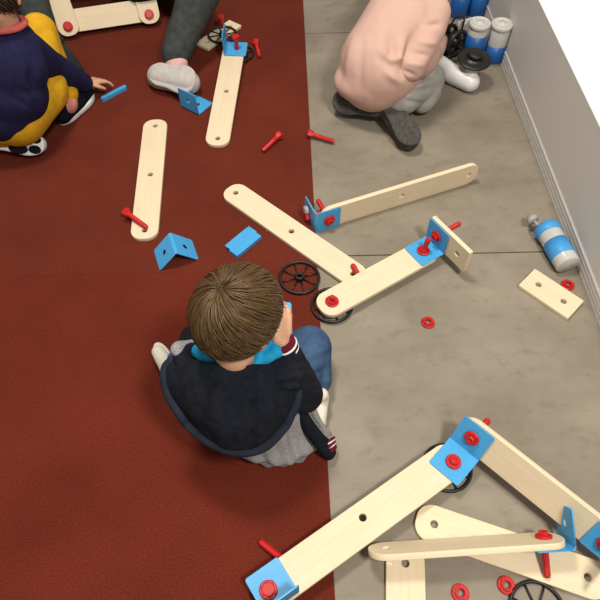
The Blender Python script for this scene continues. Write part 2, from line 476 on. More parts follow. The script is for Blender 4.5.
# ---- loose planks
def loose_plank(kind, a, b, z, label, shift=0.0):
    p0, p1 = P(*a, z + TH), P(*b, z + TH); p0.z = p1.z = z
    o, W = plank(None, kind, p0, p1, UP, 'wooden_plank', shift)
    return tag(o, label, 'plank', G_PL), W
loose_plank('LONG', (144.6, 229), (155, 126.5), CZ, 'pale wooden plank with three holes and a red bolt lying across its near end')
loose_plank('LONG', (237, 193.5), (351.5, 272.5), CZ, 'pale three-hole plank lying from the red carpet to the concrete beside the loose wheel')
fa, fb = P(434.3, 524, TH), P(588.3, 577.3, TH)
LL['FAR'] = sheet(rrect(-.215, -PW / 2, .215, PW / 2, .037), [(-.172, 0), (.172, 0)], TH)
loose_plank('FAR', (434.3, 524), (588.3, 577.3), 0, 'wooden plank flat on the concrete passing under the tilted plank, round end left')
h0, h1 = P(405.5, 563, TH), P(407, 700, TH)
hd = (h1 - h0).normalized()
o, _ = plank(None, 'MED', h0 + hd * (-.043) - UP * TH, h0 + hd * .387 - UP * TH, UP, 'wooden_plank')
tag(o, 'wooden plank cut off by the bottom edge of the photo, pointing at the tilted plank', 'plank', G_PL)
o, _ = plank(None, 'SHORT', P(529, 278, TH) - UP * TH, P(574, 308, TH) - UP * TH, UP, 'short_plank')
tag(o, 'short square-cut wooden plate with two holes lying near the low wall', 'plank', G_PL)

# ---- loose bolts and nuts
def lying_bolt(head, tip, z, label, me=LBOLT):
    h, t = P(*head, z + .012), P(*tip, z + .009); a = (h - t).normalized()
    a = V((a.x, a.y, 0)).normalized()
    a = (a + UP * .055).normalized()
    o = bolt(None, V((h.x, h.y, z + .0158)), a, me, 'toy_bolt')
    return tag(o, label, 'bolt', G_BO)
lying_bolt((278, 137), (263, 151), CZ, 'red bolt lying alone on the red carpet, hexagonal head towards upper right')
lying_bolt((311, 135), (331, 141), CZ, 'red bolt lying across the carpet edge, its tip on the concrete')
lying_bolt((256, 44), (260, 59), CZ, 'red bolt lying on the carpet right of the plank assembly with a wheel under it')
ab = P(127, 213, .035); at = P(142, 224, CZ + TH + .010)
tag(bolt(None, ab, ab - at, LBOLT, 'toy_bolt'), 'red bolt leaning with its shank on the near end of a three-hole plank', 'bolt', G_BO)
h, t = P(252, 535, CZ + .012), P(283, 560, CZ + .009)
a = V(((t - h).x, (t - h).y, 0)).normalized()
tag(bolt(None, V(((h + a * .11).x, (h + a * .11).y, CZ + .0158)), (a + UP * .06), LBOLT, 'toy_bolt'), 'red bolt on the carpet poking out from under the lowest long plank', 'bolt', G_BO)
h, t = P(353, 265.5, CZ + TH + .009), P(358.5, 275, CZ + TH + .009)
a = V(((h - t).x, (h - t).y, 0)).normalized()
bm = bmesh.new(); lathe(bm, [(0, 0), (.0075, 0), (.0082, .002)] + [(.0075 if k % 2 else .0082, .004 + .002 * k) for k in range(18)] + [(.0065, .042), (0, .042)], 14)
tag(add('toy_peg', bm_mesh(bm), RED, frame(V((t.x, t.y, CZ + TH + .0086)), UP, a), smooth=False), 'short red threaded peg lying on a three-hole plank beside its end hole', 'peg')
def loose_nut(px, z, label, rot=0):
    c = P(*px, z + .006); c.z = z + .0003
    return tag(nut(None, c, UP, 'toy_nut', rot), label, 'nut', G_NU)
loose_nut((428, 322), 0, 'red round nut lying alone in the middle of the concrete floor')
loose_nut((568, 284.5), 0, 'red round nut between the short wooden plate and the lying bottle', .5)
loose_nut((460.5, 593), 0, 'red round nut at the bottom edge, right of the cut-off plank', .2)
loose_nut((506.5, 585), 0, 'red round nut beside the black wheel at the bottom edge', .9)

# ---- loose wheels
def loose_wheel(px, z, label):
    c = P(*px, z + .006); c.z = z + .0006
    r = root('toy_wheel', c, label, 'wheel', G_WH); wheel_parts(r, M.Translation(c)); return r
loose_wheel((299.5, 277.5), CZ, 'black spoked wheel lying on the carpet right of the boy\'s head')
loose_wheel((537.5, 611), 0, 'black spoked wheel cut off by the bottom edge of the photo')

# ---- loose brackets
ba, bb = P(182, 108, CZ), P(197.5, 115.5, CZ)
o, W = bracket(None, (ba + bb) / 2 + UP * .0002, ba - bb, V((.05, .5, 0)), 'corner_bracket')
# flat flange must run to the upper right, upright flange stand up
x = (bb - ba).normalized(); y = UP.cross(x)
o.matrix_world = M(((x.x, y.x, 0, (ba + bb).x / 2), (x.y, y.y, 0, (ba + bb).y / 2), (0, 0, 1, CZ + .0003), (0, 0, 0, 1))); WM[o.name] = o.matrix_world.copy()
tag(o, 'blue corner bracket standing open beside the pale shoe sole, one flange upright', 'bracket', G_BR)
ra, rb_ = P(170, 234, .066), P(175.5, 251, .066)
x = (ra - rb_); x.z = 0; x.normalize(); q = V((-x.y, x.x, 0))
q = V((x.y, -x.x, 0)); q = q if (x.cross(q - UP)).z < 0 else -q
o, W = bracket(None, V(((ra + rb_).x / 2, (ra + rb_).y / 2, CZ + .0625)), x, (q - UP), 'corner_bracket')
tag(o, 'blue corner bracket set down like a tent above the boy\'s head, bend upward', 'bracket', G_BR)

def flat_plate(q0, q1, w, label):
    p0, p1 = P(*q0, CZ + .013), P(*q1, CZ + .013)
    p0.z = p1.z = CZ + .0003
    W = frame((p0 + p1) / 2, p1 - p0, UP); L = (p1 - p0).length
    bm = bmesh.new()
    box(bm, -L / 2, -w / 2, .010, L / 2, w / 2, .0135)
    for s in (-1, 1):
        box(bm, -L / 2, s * w / 2 - .0018, 0, L / 2, s * w / 2 + .0018, .0134)
    box(bm, -L / 2 - .004, -w / 2 - .0018, 0, -L / 2 + .003, w * .12, .0134)
    box(bm, L / 2 - .003, -w * .1, 0, L / 2 + .004, w / 2 + .0018, .0134)
    bmesh.ops.remove_doubles(bm, verts=bm.verts, dist=1e-6)
    return tag(add('connector_plate', bm_mesh(bm), BLUE, W, smooth=False), label, 'plate', 'flat blue plates')
flat_plate((231.5, 250.5), (254.5, 231.5), .055, 'flat blue plate with small tabs lying on the carpet left of the long plank')
flat_plate((102, 98), (125, 86), .012, 'narrow blue plate on the carpet by the hand of the child in navy and mustard')

# ---- assembly on the far carpet: plank, corner bracket, wheel, short plate
r = root('plank_assembly', P(224, 95, CZ), 'three-hole plank on the carpet, its far end bolted to a blue bracket over a wheel', 'construction toy', G_AS)
zN, zF = CZ + .0035, .034
n0, n1 = P(217.7, 138, zN + TH), P(234, 48, zF + TH)
n0.z, n1.z = zN, zF
d = (n1 - n0).normalized(); n1 = n0 + d * .5
o, W = plank(r, 'LONG', n0, n1)
up = V(W.col[2][:3]); side = V(W.col[1][:3])
top = n1 + up * (TH + .0003)
o, _ = bracket(r, top + side * .034 - d * .004, d * -1, side * -1)
bolt(r, top + up * .050 - side * .013 - d * .004, up, loose_bolt_mesh(.07))
wq = root_w = None
def asm_wheel(parent, c, axis=UP):
    a = V(axis).normalized(); W = frame(V(c), a.orthogonal(), a)
    e = bpy.data.objects.new('wheel', None); e.empty_display_size = .05; link(e, W, parent)
    wheel_parts(e, W); return e
asm_wheel(r, P(239, 55, CZ) + UP * .001)
LL['APL'] = sheet(rrect(-.105, -.034, .105, .034, .003), [(-.07, 0), (.07, 0)], TH)
sa, sb = P(201, 46, .020), P(236, 22, .020); sd = (sb - sa).normalized(); sm_ = (sa + sb) / 2; sm_.z = CZ + .002
o, W2 = plank(r, 'APL', sm_ - sd * .105, sm_ + sd * .105)
wc = P(222.5, 34, .03); asm_wheel(r, V((wc.x, wc.y, CZ + .0175)))
bq = P(221.5, 25, .03); bolt(r, V((bq.x, bq.y, CZ + .055)), V((-.1, -.15, 1)), loose_bolt_mesh(.05))

# ---- assembly: plank on edge, C
r = root('plank_assembly', P(400, 200, 0), 'plank standing on its long edge with a blue bracket bolted to its left end', 'construction toy', G_AS)
c0, c1 = P(326, 228.5, 0), P(478, 181, 0)
cd = (c1 - c0).normalized(); cn = V((cd.y, -cd.x, 0))          # cn faces the camera
mid = c0 + cd * .265
o, W = plank(r, 'LONG', mid - cd * .285 + UP * (PW / 2 + .0004) - cn * TH, mid + cd * .285 + UP * (PW / 2 + .0004) - cn * TH, cn)
bo = c0 - cd * .040 + cn * .0006 + UP * (PW / 2 + .0002)
x = UP; y = cd; z = x.cross(y)                                     # second flange away from the camera
o, _ = bracket(r, bo + cn * .0042, x, y)
bh = bo + cd * .047 + cn * .0045
bolt(r, bh, cn)
b2 = bo + cn * -.048 + cd * -.0006
bolt(r, b2 - cd * .0008 - UP * .018, -cd, loose_bolt_mesh(.05))
bm = bmesh.new(); lathe(bm, [(0, 0), (.012, 0), (.0135, .003), (.0135, .009), (.011, .012), (0, .012)], 8)
add('nut', bm_mesh(bm), GREY, frame(b2 - cd * .003 + UP * .016, UP, -cd), r, smooth=False)['label'] = 'grey nut'

# ---- assembly: plank over a wheel with bracket and upright short plate, G
r = root('plank_assembly', P(380, 278, 0), 'two-hole plank over a black wheel, blue bracket and upright short plate at its right end', 'construction toy', G_AS)
gz = .0215
g0, g1 = P(332, 302, gz + TH), P(423, 252, gz + TH); g0.z = g1.z = gz
gd = (g1 - g0).normalized(); gl = (g1 - g0).length; gm = (g0 + g1) / 2
LL['GPL'] = sheet(rrect(-gl / 2 - .042, -PW / 2, gl / 2 + .042, PW / 2, .037), [(-gl / 2, 0), (gl / 2, 0)], TH)
o, W = plank(r, 'GPL', g0, g1)
gt = gz + TH + .0004
gs = V((gd.y, -gd.x, 0))                                          # towards the camera
bo = g1 + gd * .047; bo.z = gt
o, _ = bracket(r, bo, -gs, -gd)
bolt(r, g1 + UP * (gt - gz + .0037 + .001), UP * 1, bolt_mesh(.034))
nut(r, g1 + UP * (gt - gz + .0040 + .0005), UP)
bm = bmesh.new(); lathe(bm, [(0, 0), (.0082, 0), (.0082, .030), (.0082, .056), (.006, .060), (0, .060)], 14)
add('bolt', bm_mesh(bm), RED, M.Translation(g1 + UP * .016) @ M.Rotation(R(6), 4, 'Y'), r, smooth=False)
bolt(r, g0 + UP * (TH + .0006), UP, loose_bolt_mesh(.034)); nut(r, g0 + UP * (TH + .0005), UP)
bm = bmesh.new(); lathe(bm, [(0, 0), (.0075, 0), (.0075, .018), (.006, .020), (0, .020)], 14)
add('bolt', bm_mesh(bm), RED, M.Translation(g0 + UP * (TH + .008)), r, smooth=False)
wc = P(332, 305, .010); asm_wheel(r, V((wc.x, wc.y, CZ + .0006)))
# upright short plate behind the upright flange
pu = bo + gd * (.0004) + gs * .042; pu.z = gt + .046
p0, p1 = pu - gs * .083, pu + gs * .083
o, W = plank(r, 'SHORT', p0 + gd * .0004, p1 + gd * .0004, gd)
bolt(r, bo - gd * .0042 + UP * .047, -gd)

# ---- big frame in the lower right: E plank, I plank, brackets, wheel
r = root('plank_assembly', P(400, 500, 0), 'large frame of two long planks joined at a blue bracket over a wheel, lower right', 'construction toy', G_AS)
ez = .036
q0, q1 = P(268.5, 590.5, ez + TH), P(451, 459, ez + TH); q0.z = q1.z = ez
ed = (q1 - q0).normalized(); es = V((ed.y, -ed.x, 0))             # es to the lower right
em = (q0 + q1) / 2
o, W = plank(r, 'OFF', em - ed * .285, em + ed * .285)
et = ez + TH + .0004
bend_o = (P(451, 438.5, et) + P(477.5, 460, et)) / 2
bx = (P(477.5, 460, et) - P(451, 438.5, et)).normalized(); bx.z = 0; bx.normalize()
by = V((-bx.y, bx.x, 0)); by = by if by.dot(ed) < 0 else -by     # flat flange back along E
bend_o.z = et
o, BW = bracket(r, bend_o, by.cross(UP), by, mesh=OPENBRACKET)
bolt(r, bend_o + by * .046 + UP * .0040, UP, bolt_mesh(.046))
fv = (UP * math.sin(R(66)) - by * math.cos(R(66))).normalized()       # up along the raised flange
fn = (by * math.sin(R(66)) + UP * math.cos(R(66))).normalized()       # its normal, towards the camera
bolt(r, bend_o + fv * .047 + fn * .0040, fn)
wc = P(447, 467.5, .006); asm_wheel(r, V((wc.x, wc.y, .0008)))
bm = bmesh.new(); lathe(bm, [(0, 0), (.013, 0), (.013, .019), (0, .019)], 16)
add('spacer', bm_mesh(bm), BLACK, M.Translation((q1.x, q1.y, .0165)), r, smooth=False)
IL = bx if bx.dot(V((1, 0, 0))) > 0 else -bx
i0 = bend_o - IL * .043 - fn * (TH + .0004) + fv * .047
o, W = plank(r, 'MED', i0, i0 + IL * .43, fn)
i1 = i0 + IL * (.043 + .344); ib = i1 + IL * .047 + fn * (TH + .0006)
y = -IL; z_ = fn; x = y.cross(z_)
o, _ = bracket(r, ib, x, y)
bolt(r, i1 + fn * (TH + .0046), fn)
nb = q0 + es * .040 + ed * .010; nb.z = et
o, _ = bracket(r, nb, ed, -es)
bolt(r, q0 + UP * (TH + .0044), UP, loose_bolt_mesh(.045)); nut(r, q0 + UP * (TH + .0042), UP)

# ---- tilted plank J leaning with a bolt as its leg
r = root('plank_assembly', P(470, 552, 0), 'tilted plank seen almost edge-on with a red bolt through it and an upright blue flange', 'construction toy', G_AS)
j0, j1 = P(368, 550, .052), P(561, 537.5, .052)
jd = (j1 - j0).normalized(); jd.z = 0; jd.normalize()
jn = V((-jd.y, jd.x, 0)); jn = jn if jn.y > 0 else -jn
ang = R(61)
jup = (jn * math.sin(ang) + UP * math.cos(ang)).normalized()
jw = jd.cross(jup)
jm = (j0 + j1) / 2; jm.z = .061
JL = (j1 - j0).length
LL['JPL'] = sheet(rrect(-JL / 2, -PW / 2, JL / 2, PW / 2, .040), [(-JL / 2 + .04, 0), (JL / 2 - .042, 0)], TH)
o, W = plank(r, 'JPL', jm - jd * JL / 2 - jup * TH, jm + jd * JL / 2 - jup * TH, jup)
jb = jm + jd * (JL / 2 - .042)
bolt(r, jb + jup * .0006, jup, bolt_mesh(.085))
bo = jm + jd * (JL / 2 + .010) - jup * (TH + .0042)
bx2 = -jd.cross(jup) ; 
o, _ = bracket(r, bo, jw if (jw.cross(-jd)).dot(jup) > 0 else -jw, -jd)

# ---- U shaped frame at the top edge, leaning back on the seated person
r = root('plank_assembly', P(105, 30, CZ), 'U-shaped frame of three planks with two red bolts at the top edge of the photo', 'construction toy', G_AS)
k0, k1 = P(67.5, 24, .063), P(148.5, 12, .063)
kd = (k1 - k0); kd.z = 0; kl = kd.length; kd.normalize(); kn = V((-kd.y, kd.x, 0))
tl = R(54); kv = (kn * math.cos(tl) + UP * math.sin(tl)); kup = kd.cross(kv)
kz = .050
k0.z = k1.z = kz
LL['KPL'] = sheet(rrect(-kl / 2 - .035, -PW / 2, kl / 2 + .035, PW / 2, .037), [(-kl / 2, 0), (kl / 2, 0)], TH)
o, W = plank(r, 'KPL', k0 - kup * (TH + .0002) + kv * .020, k1 - kup * (TH + .0002) + kv * .020, kup)
for kk, lean in ((k0, -.10), (k1, .0)):
    dv = (kv + kd * lean).normalized()
    o, W = plank(r, 'LONG', kk - dv * .035, kk + dv * .535, kup)
    bolt(r, kk + kup * (TH + .0006), kup, loose_bolt_mesh(.04)); nut(r, kk + kup * (TH + .0005), kup)

# ------------------------------------------------------------------ bottles
def bottle(W, label, wrap, h=.155, rr=.0385, lying=False, wr=(.012, .088)):
    r = root('plastic_bottle', (0, 0, 0), label, 'bottle', 'plastic bottles with blue wraps', W)
    bm = bmesh.new()
    lathe(bm, [(0, 0), (rr * .93, 0), (rr, .004), (rr, h - .004), (rr * .95, h), (0, h)], 32); add('body', bm_mesh(bm), CLEAR, W, r)
    bm = bmesh.new(); a, b = (.030, .088) if lying else wr
    prof = [(rr + .0004, a), (rr + .0012, a + .001), (rr + .0012, b), (rr + .0004, b)]
    lathe(bm, prof, 32); add('wrap', bm_mesh(bm), wrap, W, r)
    bm = bmesh.new()
    if lying:
        lathe(bm, [(rr + .0004, h - .028), (rr + .003, h - .026), (rr + .003, h + .002), (rr, h + .003), (0, h + .003)], 32); add('lid', bm_mesh(bm), wrap, W, r)
        bm = bmesh.new(); lathe(bm, [(0, h + .001), (.0055, h + .001), (.0055, h + .040), (0, h + .040)], 14); KW = W @ M.Translation((-.016, 0, 0)) @ M.Translation((0, 0, h)) @ M.Rotation(R(-14), 4, 'Y') @ M.Translation((0, 0, -h)); add('stem', bm_mesh(bm), GREY, KW, r)
        bm = bmesh.new(); lathe(bm, [(0, h + .034), (.017, h + .036), (.019, h + .042), (.017, h + .050), (.011, h + .054), (.009, h + .060), (0, h + .061)], 12); add('knob', bm_mesh(bm), GREY, KW, r)
    else:
        lathe(bm, [(rr + .0004, h - .016), (rr + .002, h - .015), (rr + .002, h + .002), (rr - .004, h + .004), (rr - .006, h + .001), (.012, h + .001), (.010, h + .006), (0, h + .006)], 32)
        add('lid', bm_mesh(bm), GREY if False else mat('pale_lid', (.55, .54, .51), .3, .05), W, r)
    return r
b0, b1 = P(568, 266, .037), P(541.5, 221, .037)
ax = (b1 - b0); ax.z = 0; ax.normalize()
bottle(frame(V((b0.x, b0.y, .0395)), ax.cross(UP), ax), 'clear bottle with light blue wrap lying on its side by the low wall', LIGHTBLUE, h=.150, rr=.036, lying=True)
for px, h, wr_, lab in (((491.5, 61), .160, (.008, .080), 'standing clear bottle with blue wrap nearest the low wall, right of its pair'),
                   ((470.5, 60), .160, (.035, .118), 'standing clear bottle with blue wrap directly behind the black disc'),
                   ((457, 17), .165, (.012, .12), 'blue-wrapped bottle cut off by the top edge, the one nearer the pink sweatshirt'),
                   ((475, 16), .165, (.012, .12), 'blue-wrapped bottle cut off by the top edge, the right one of the two')):
    c = P(*px); bottle(M.Translation((c.x, c.y, .0003)), lab, DEEPBLUE, h, wr=wr_)

# ------------------------------------------------------------------ white tool with a black disc, black reel
r = root('hand_pump', P(460, 78), 'white rounded tool on the floor with a wide black disc on top', 'tool')
me = blob(chain([P(437, 62, .040), P(452, 74, .036), P(470, 82, .036)], [.033, .037, .037]) + [cap(P(470, 80, .04), .026, P(472, 68, .085), .022)], .004, 6)
add('body', me, WHITE, M.Identity(4), r)
dc = P(474, 60, .105)
DW = frame(dc, V((1, .1, 0)), V((-.04, -.10, 1)))
bm = bmesh.new(); lathe(bm, [(0, -.006), (.024, -.006), (.045, 0), (.062, .001), (.064, .004), (.061, .008), (.046, .009), (.032, .012), (.030, .016), (0, .016)], 36); add('disc', bm_mesh(bm), BLACK, DW, r)
bm = bmesh.new(); lathe(bm, [(0, .014), (.030, .014), (.029, .030), (.025, .034), (0, .033)], 28); add('knob', bm_mesh(bm), BLACK, DW, r)
r = root('wire_reel', P(452, 48), 'black reel with a bent wire handle between the pink sweatshirt and the bottles', 'reel')
rc = P(452, 40, .085); RW = frame(rc, V((0, 0, 1)), V((.55, -.75, .35)))
bm = bmesh.new(); ring(bm, .046, .008, 32, 8, -.026); ring(bm, .046, .008, 32, 8, .026); add('rim', bm_mesh(bm), BLACK, RW, r)
bm = bmesh.new(); lathe(bm, [(0, -.03), (.020, -.03), (.020, .03), (0, .03)], 20); add('core', bm_mesh(bm), BLACK, RW, r)
bm = bmesh.new()
for s in (-.026, .026):
    for k in range(5):
        a = k * 2 * math.pi / 5; tube(bm, [(.018 * math.cos(a), .018 * math.sin(a), s), (.046 * math.cos(a), .046 * math.sin(a), s)], .0065, 8)
add('spokes', bm_mesh(bm), BLACK, RW, r)
bm = bmesh.new(); tube(bm, [rc + V((-.03, -.0, .03)), rc + V((-.01, .0, .085)), rc + V((.01, .0, .105)), rc + V((.03, .0, .085)), rc + V((.025, -.01, .02))], .004, 8); add('handle', bm_mesh(bm), BLACK, M.Identity(4), r)
bm = bmesh.new(); tube(bm, [rc + V((.0, -.005, .03)), V((rc.x - .02, rc.y - .02, .03)), V((rc.x - .02, rc.y - .02, .006))], .012, 8); tube(bm, [rc + V((.0, .0, .02)), V((rc.x + .035, rc.y + .02, .006))], .010, 8); add('foot', bm_mesh(bm), BLACK, M.Identity(4), r)
bm = bmesh.new(); box(bm, -.033, -.004, -.008, .033, .004, .008); add('lever', bm_mesh(bm), WHITE, frame(rc + V((.045, .02, .065)), V((1, .1, .25)), UP), r, smooth=False)

# ------------------------------------------------------------------ people
def hand(w, d, n, side, L=.115, curl=35, spread=6, voxscale=1.0):
    """palm, four unequal bent fingers and a thumb; d = finger direction, n = where the palm faces"""
    w = V(w); d = V(d).normalized(); n = V(n); n = (n - d * n.dot(d)).normalized(); t = d.cross(n) * side
    out = []
    for o in (-.17, -.055, .06, .17):
        out.append(cap(w + t * o * L * .7, .10 * L, w + d * .44 * L + t * o * L, .092 * L))
    lens = (.78, .95, 1.0, .90)
    for k, o in enumerate((-.205, -.07, .07, .205)):
        a0 = R(spread * (k - 1.5)); dd = (d * math.cos(a0) + t * math.sin(a0)).normalized()
        p = w + d * .44 * L + t * o * L; rad = (.050, .056, .058, .056)[k] * L
        pts = [p]; ang = R(curl * .45)
        for sg in (.23, .17, .13):
            p = p + (dd * math.cos(ang) + n * math.sin(ang)) * sg * L * lens[k]; pts.append(p); ang += R(curl)
        out += chain(pts, [rad * 1.1, rad, rad * .95, rad * .82])
    b = w + d * .12 * L + t * .17 * L
    m1 = b + (d * .55 + t * .62 + n * .35).normalized() * .24 * L
    m2 = m1 + (d * .85 + t * .15 + n * .45).normalized() * .20 * L
    out += chain([b, m1, m2], [.085 * L, .066 * L, .052 * L])
    return out

def head_frame(c, yaw, pitch, roll=0):
    W = M.Rotation(-yaw, 3, 'Z') @ M.Rotation(-pitch, 3, 'X') @ M.Rotation(roll, 3, 'Y')   # x right, y nose, z crown
    return W
def head_prims(c, W, s=1.0):
    c = V(c); g = lambda x, y, z: c + W @ V((x * s, y * s, z * s))
    out = [ell(c, (.074 * s, .088 * s, .086 * s), W), ell(g(0, .030, -.045), (.056 * s, .058 * s, .060 * s), W),
           ell(g(0, .055, -.083), (.026 * s, .022 * s, .018 * s), W),
           cap(g(0, .088, -.012), .007 * s, g(0, .100, -.034), .011 * s)]
    for k in (-1, 1):
        out += [ell(g(k * .077, -.006, -.022), (.010 * s, .017 * s, .027 * s), W), ell(g(k * .040, .066, -.040), (.020 * s, .016 * s, .018 * s), W),
                cap(g(k * .018, .092, -.066), .006 * s, g(0, .096, -.064), .0075 * s)]
    out.append(cap(g(-.014, .090, -.073), .006 * s, g(.014, .090, -.073), .006 * s))
    return out
def face_parts(parent, c, W, s=1.0):
    c = V(c)
    wm = WHITE
    for k in (-1, 1):
        bm = bmesh.new(); bmesh.ops.create_icosphere(bm, subdivisions=3, radius=.0105 * s)
        e = wear('eye', bm_mesh(bm), mat('eye_white', (.7, .68, .65), .2, .02), parent)
        e.matrix_local = WM[parent.name].inverted() @ M.Translation(c + W @ V((k * .030 * s, .0775 * s, -.008 * s))); WM[e.name] = M.Translation(c + W @ V((k * .030 * s, .0775 * s, -.008 * s)))
        bm = bmesh.new(); lathe(bm, [(0, 0), (.0045 * s, 0), (.003 * s, .0012 * s), (0, .0015 * s)], 14)
        ax = W @ V((k * .12, 1, -.1)); wear('iris', bm_mesh(bm), mat('iris', (.05, .025, .012), .2, .1), parent).matrix_local = WM[parent.name].inverted() @ frame(c + W @ V((k * .0312 * s, .0878 * s, -.009 * s)), ax.orthogonal(), ax)

def hair_mesh(c, W, s, n, mats, whorl=(-.22, -.50, .84), rad=.0017, seed=3, nape=-.060, fringe=.020, lift=.010):
    rnd = random.Random(seed); c = V(c)
    ax = (.0795 * s, .0935 * s, .0915 * s); w = V(whorl).normalized()
    def limit(d):                                   # lowest z the hair reaches in direction d (head axes)
        y = d.y
        if y < -.15: return nape * s
        if y < .42: return nape * s + (y + .15) / .57 * (-.022 - nape) * s
        return -.022 * s + min(1, (y - .42) / .4) * (fringe + .022) * s
    bm = bmesh.new()
    # solid cap under the strands
    bmesh.ops.create_icosphere(bm, subdivisions=5, radius=1)
    kill = []
    for v in bm.verts:
        d = v.co.copy(); q = V((d.x * ax[0], d.y * ax[1], d.z * ax[2]))
        if q.z < limit(d) : kill.append(v)
        v.co = c + W @ q
    bmesh.ops.delete(bm, geom=kill, context='VERTS')
    for f in bm.faces: f.material_index = 0
    e = w.orthogonal().normalized(); g = w.cross(e)
    for i in range(n):
        th = rnd.random() * 2 * math.pi
        t0 = max(.02 + .30 * rnd.random(), math.acos(1 - rnd.random() * 1.75) - .25); span = rnd.uniform(.85, 1.35)
        mi = rnd.choices((0, 1, 2), (3, 4, 2))[0]
        lf = rnd.uniform(-.002, lift) * s; tw = rnd.uniform(-.14, .14) + .55; wv_ = rnd.uniform(-.018, .018); ph_ = rnd.random() * 6.28
        pts, rads = [], []; K = 9
        for k in range(K):
            t = t0 + span * k / (K - 1); a = th + tw * t * .8 + wv_ * math.sin(5 * t + ph_) / max(.25, math.sin(t))
            d = w * math.cos(t) + (e * math.cos(a) + g * math.sin(a)) * math.sin(t)
            q = V((d.x * ax[0], d.y * ax[1], d.z * ax[2]))
            if q.z < limit(d) - .012 * s * rnd.random() or t > 2.9: break
            pr = k / (K - 1)
            up = lf * math.sin(math.pi * min(1, pr * .9 + .08)) + .0008
            pts.append(c + W @ (q + d * up)); rads.append(rad * (1.0 - .75 * pr ** 2) * (.55 + .45 * min(1, pr * 5)))
        if len(pts) < 3: continue
        nf = len(bm.faces); tube(bm, pts, rads, 4)
        bm.faces.ensure_lookup_table()
        for f in bm.faces[nf:]: f.material_index = mi
    me = bm_mesh(bm, 'hair')
    for m_ in mats: me.materials.append(m_)
    return me

def shoe(heel, toe, up, L, w, parent, upper, sole, name='shoe', lab=None):
    """a small trainer: rounded upper and a separate sole"""
    heel, toe = V(heel), V(toe); d = (toe - heel).normalized(); W3 = frame(heel, d, up); g = lambda x, y, z: W3 @ V((x, y, z))
    me = blob([cap(g(.025, 0, .030), w * .42, g(L * .55, 0, .026), w * .46), cap(g(L * .55, 0, .026), w * .46, g(L - .03, .004, .020), w * .40), cap(g(.028, 0, .03), w * .40, g(.035, 0, .062), w * .38)], .004, 4)
    o = wear(name, me, upper, parent, lab)
    out = []
    for k in range(28):
        a = 2 * math.pi * k / 28; ww = w * .5 * (1.0 + .10 * math.cos(a) - .12 * math.exp(-((math.cos(a) + .15) / .3) ** 2))
        out.append((L / 2 + L / 2 * math.copysign(abs(math.cos(a)) ** .85, math.cos(a)), ww * math.sin(a)))
    sm = sheet(out, [], .024, .005); sm.transform(W3 @ M.Translation((0, 0, -.004)))
    wear('sole', sm, sole, o)
    return o

# ---- the boy in the middle, sitting on the carpet with his back to us
a = R(14); f = V((math.sin(a), math.cos(a), 0)); rt = V((math.cos(a), -math.sin(a), 0))
Hc = P(236, 311.5, .475); HW = head_frame(Hc, R(34), R(20), R(4))
Nk = P(233, 360, .385); Pv = P(248, 418, .105) + f * .02
Ls, Rs = P(193, 360, .325), P(284, 374, .325)
Re, Rw = P(304, 394, .21), P(282, 342, .372)
Le, Lw = P(196, 340, .20), P(256, 318, .37)
Lk, Rk = V((-.165, .86, .075)), P(309, 347, .10)
La, Ra = V((-.315, .76, .050)), P(315, 388, .050)
Lh, Rh = Pv - rt * .075, Pv + rt * .075 + f * .02
hd = (P(281, 319, .395) - Rw).normalized()
boy_hand = hand(Rw + hd * .004, hd, V((-.45, .75, -.2)), 1, .106, 36)
lhd = V((.85, .45, .12))
prims = head_prims(Hc, HW, .98) + [cap(Hc + HW @ V((0, -.016, -.05)), .045, Nk + f * .012, .039), cap(Nk + f * .012, .038, Nk - UP * .07 + f * .045, .045),
    cap(Nk - UP * .09 + f * .035, .055, Pv + UP * .02 + f * .02, .07)]
for S, E_, W_ in ((Ls, Le, Lw), (Rs, Re, Rw)): prims += chain([Nk - UP * .07 + f * .02, S + f * .012, E_, W_], [.04, .030, .025, .018])
prims += chain([Lh, Lk, La], [.055, .042, .028]) + chain([Rh, Rk, Ra], [.055, .042, .028])
prims += boy_hand + hand(Lw, lhd, V((.3, .3, -.9)), -1, .092, 30)
base = V((Pv.x, Pv.y, CZ))
boy = person('person', blob(prims, .0034, 3), SKIN, base, 'brown-haired boy in a navy hooded jacket and jeans sitting on the carpet, back turned')
face_parts(boy, Hc, HW, .98)
wear('hair', hair_mesh(Hc, HW, .975, 5600, HAIRS), None, boy)
jm_ = blob(chain([Lh, Lk, La], [.075, .060, .040]) + chain([Rh + f * .03, Rk - UP * .008, Ra + V((.0, .02, .008))], [.060, .061, .044]) + [ell(Pv + f * .03, (.085, .07, .08))], .005, 5, .006, .09)
jl = []
for k in range(7):
    q = Rk + (Ra - Rk) * (k / 6.0); w_ = V((.05, .02 * (k % 2), .03)); jl.append((q - w_ + UP * .03, q + w_ + UP * (.02 + .01 * (k % 3)), .008, -.0035 if k % 2 else .003))
wear('jeans', crease(jm_, jl), DENIM, boy)
CREAM = mat('cream_sole', (.66, .63, .55), .7, .05); SHOEG = mat('shoe_grey', (.30, .30, .29), .8, .1)
shoe(P(323.5, 393, .014), P(316, 430, .014), UP, .135, .046, boy, CREAM, CREAM)
shoe(P(180, 390, .02), P(160, 349, .03), V((-.3, .1, 1)), .150, .046, boy, CREAM, CREAM)
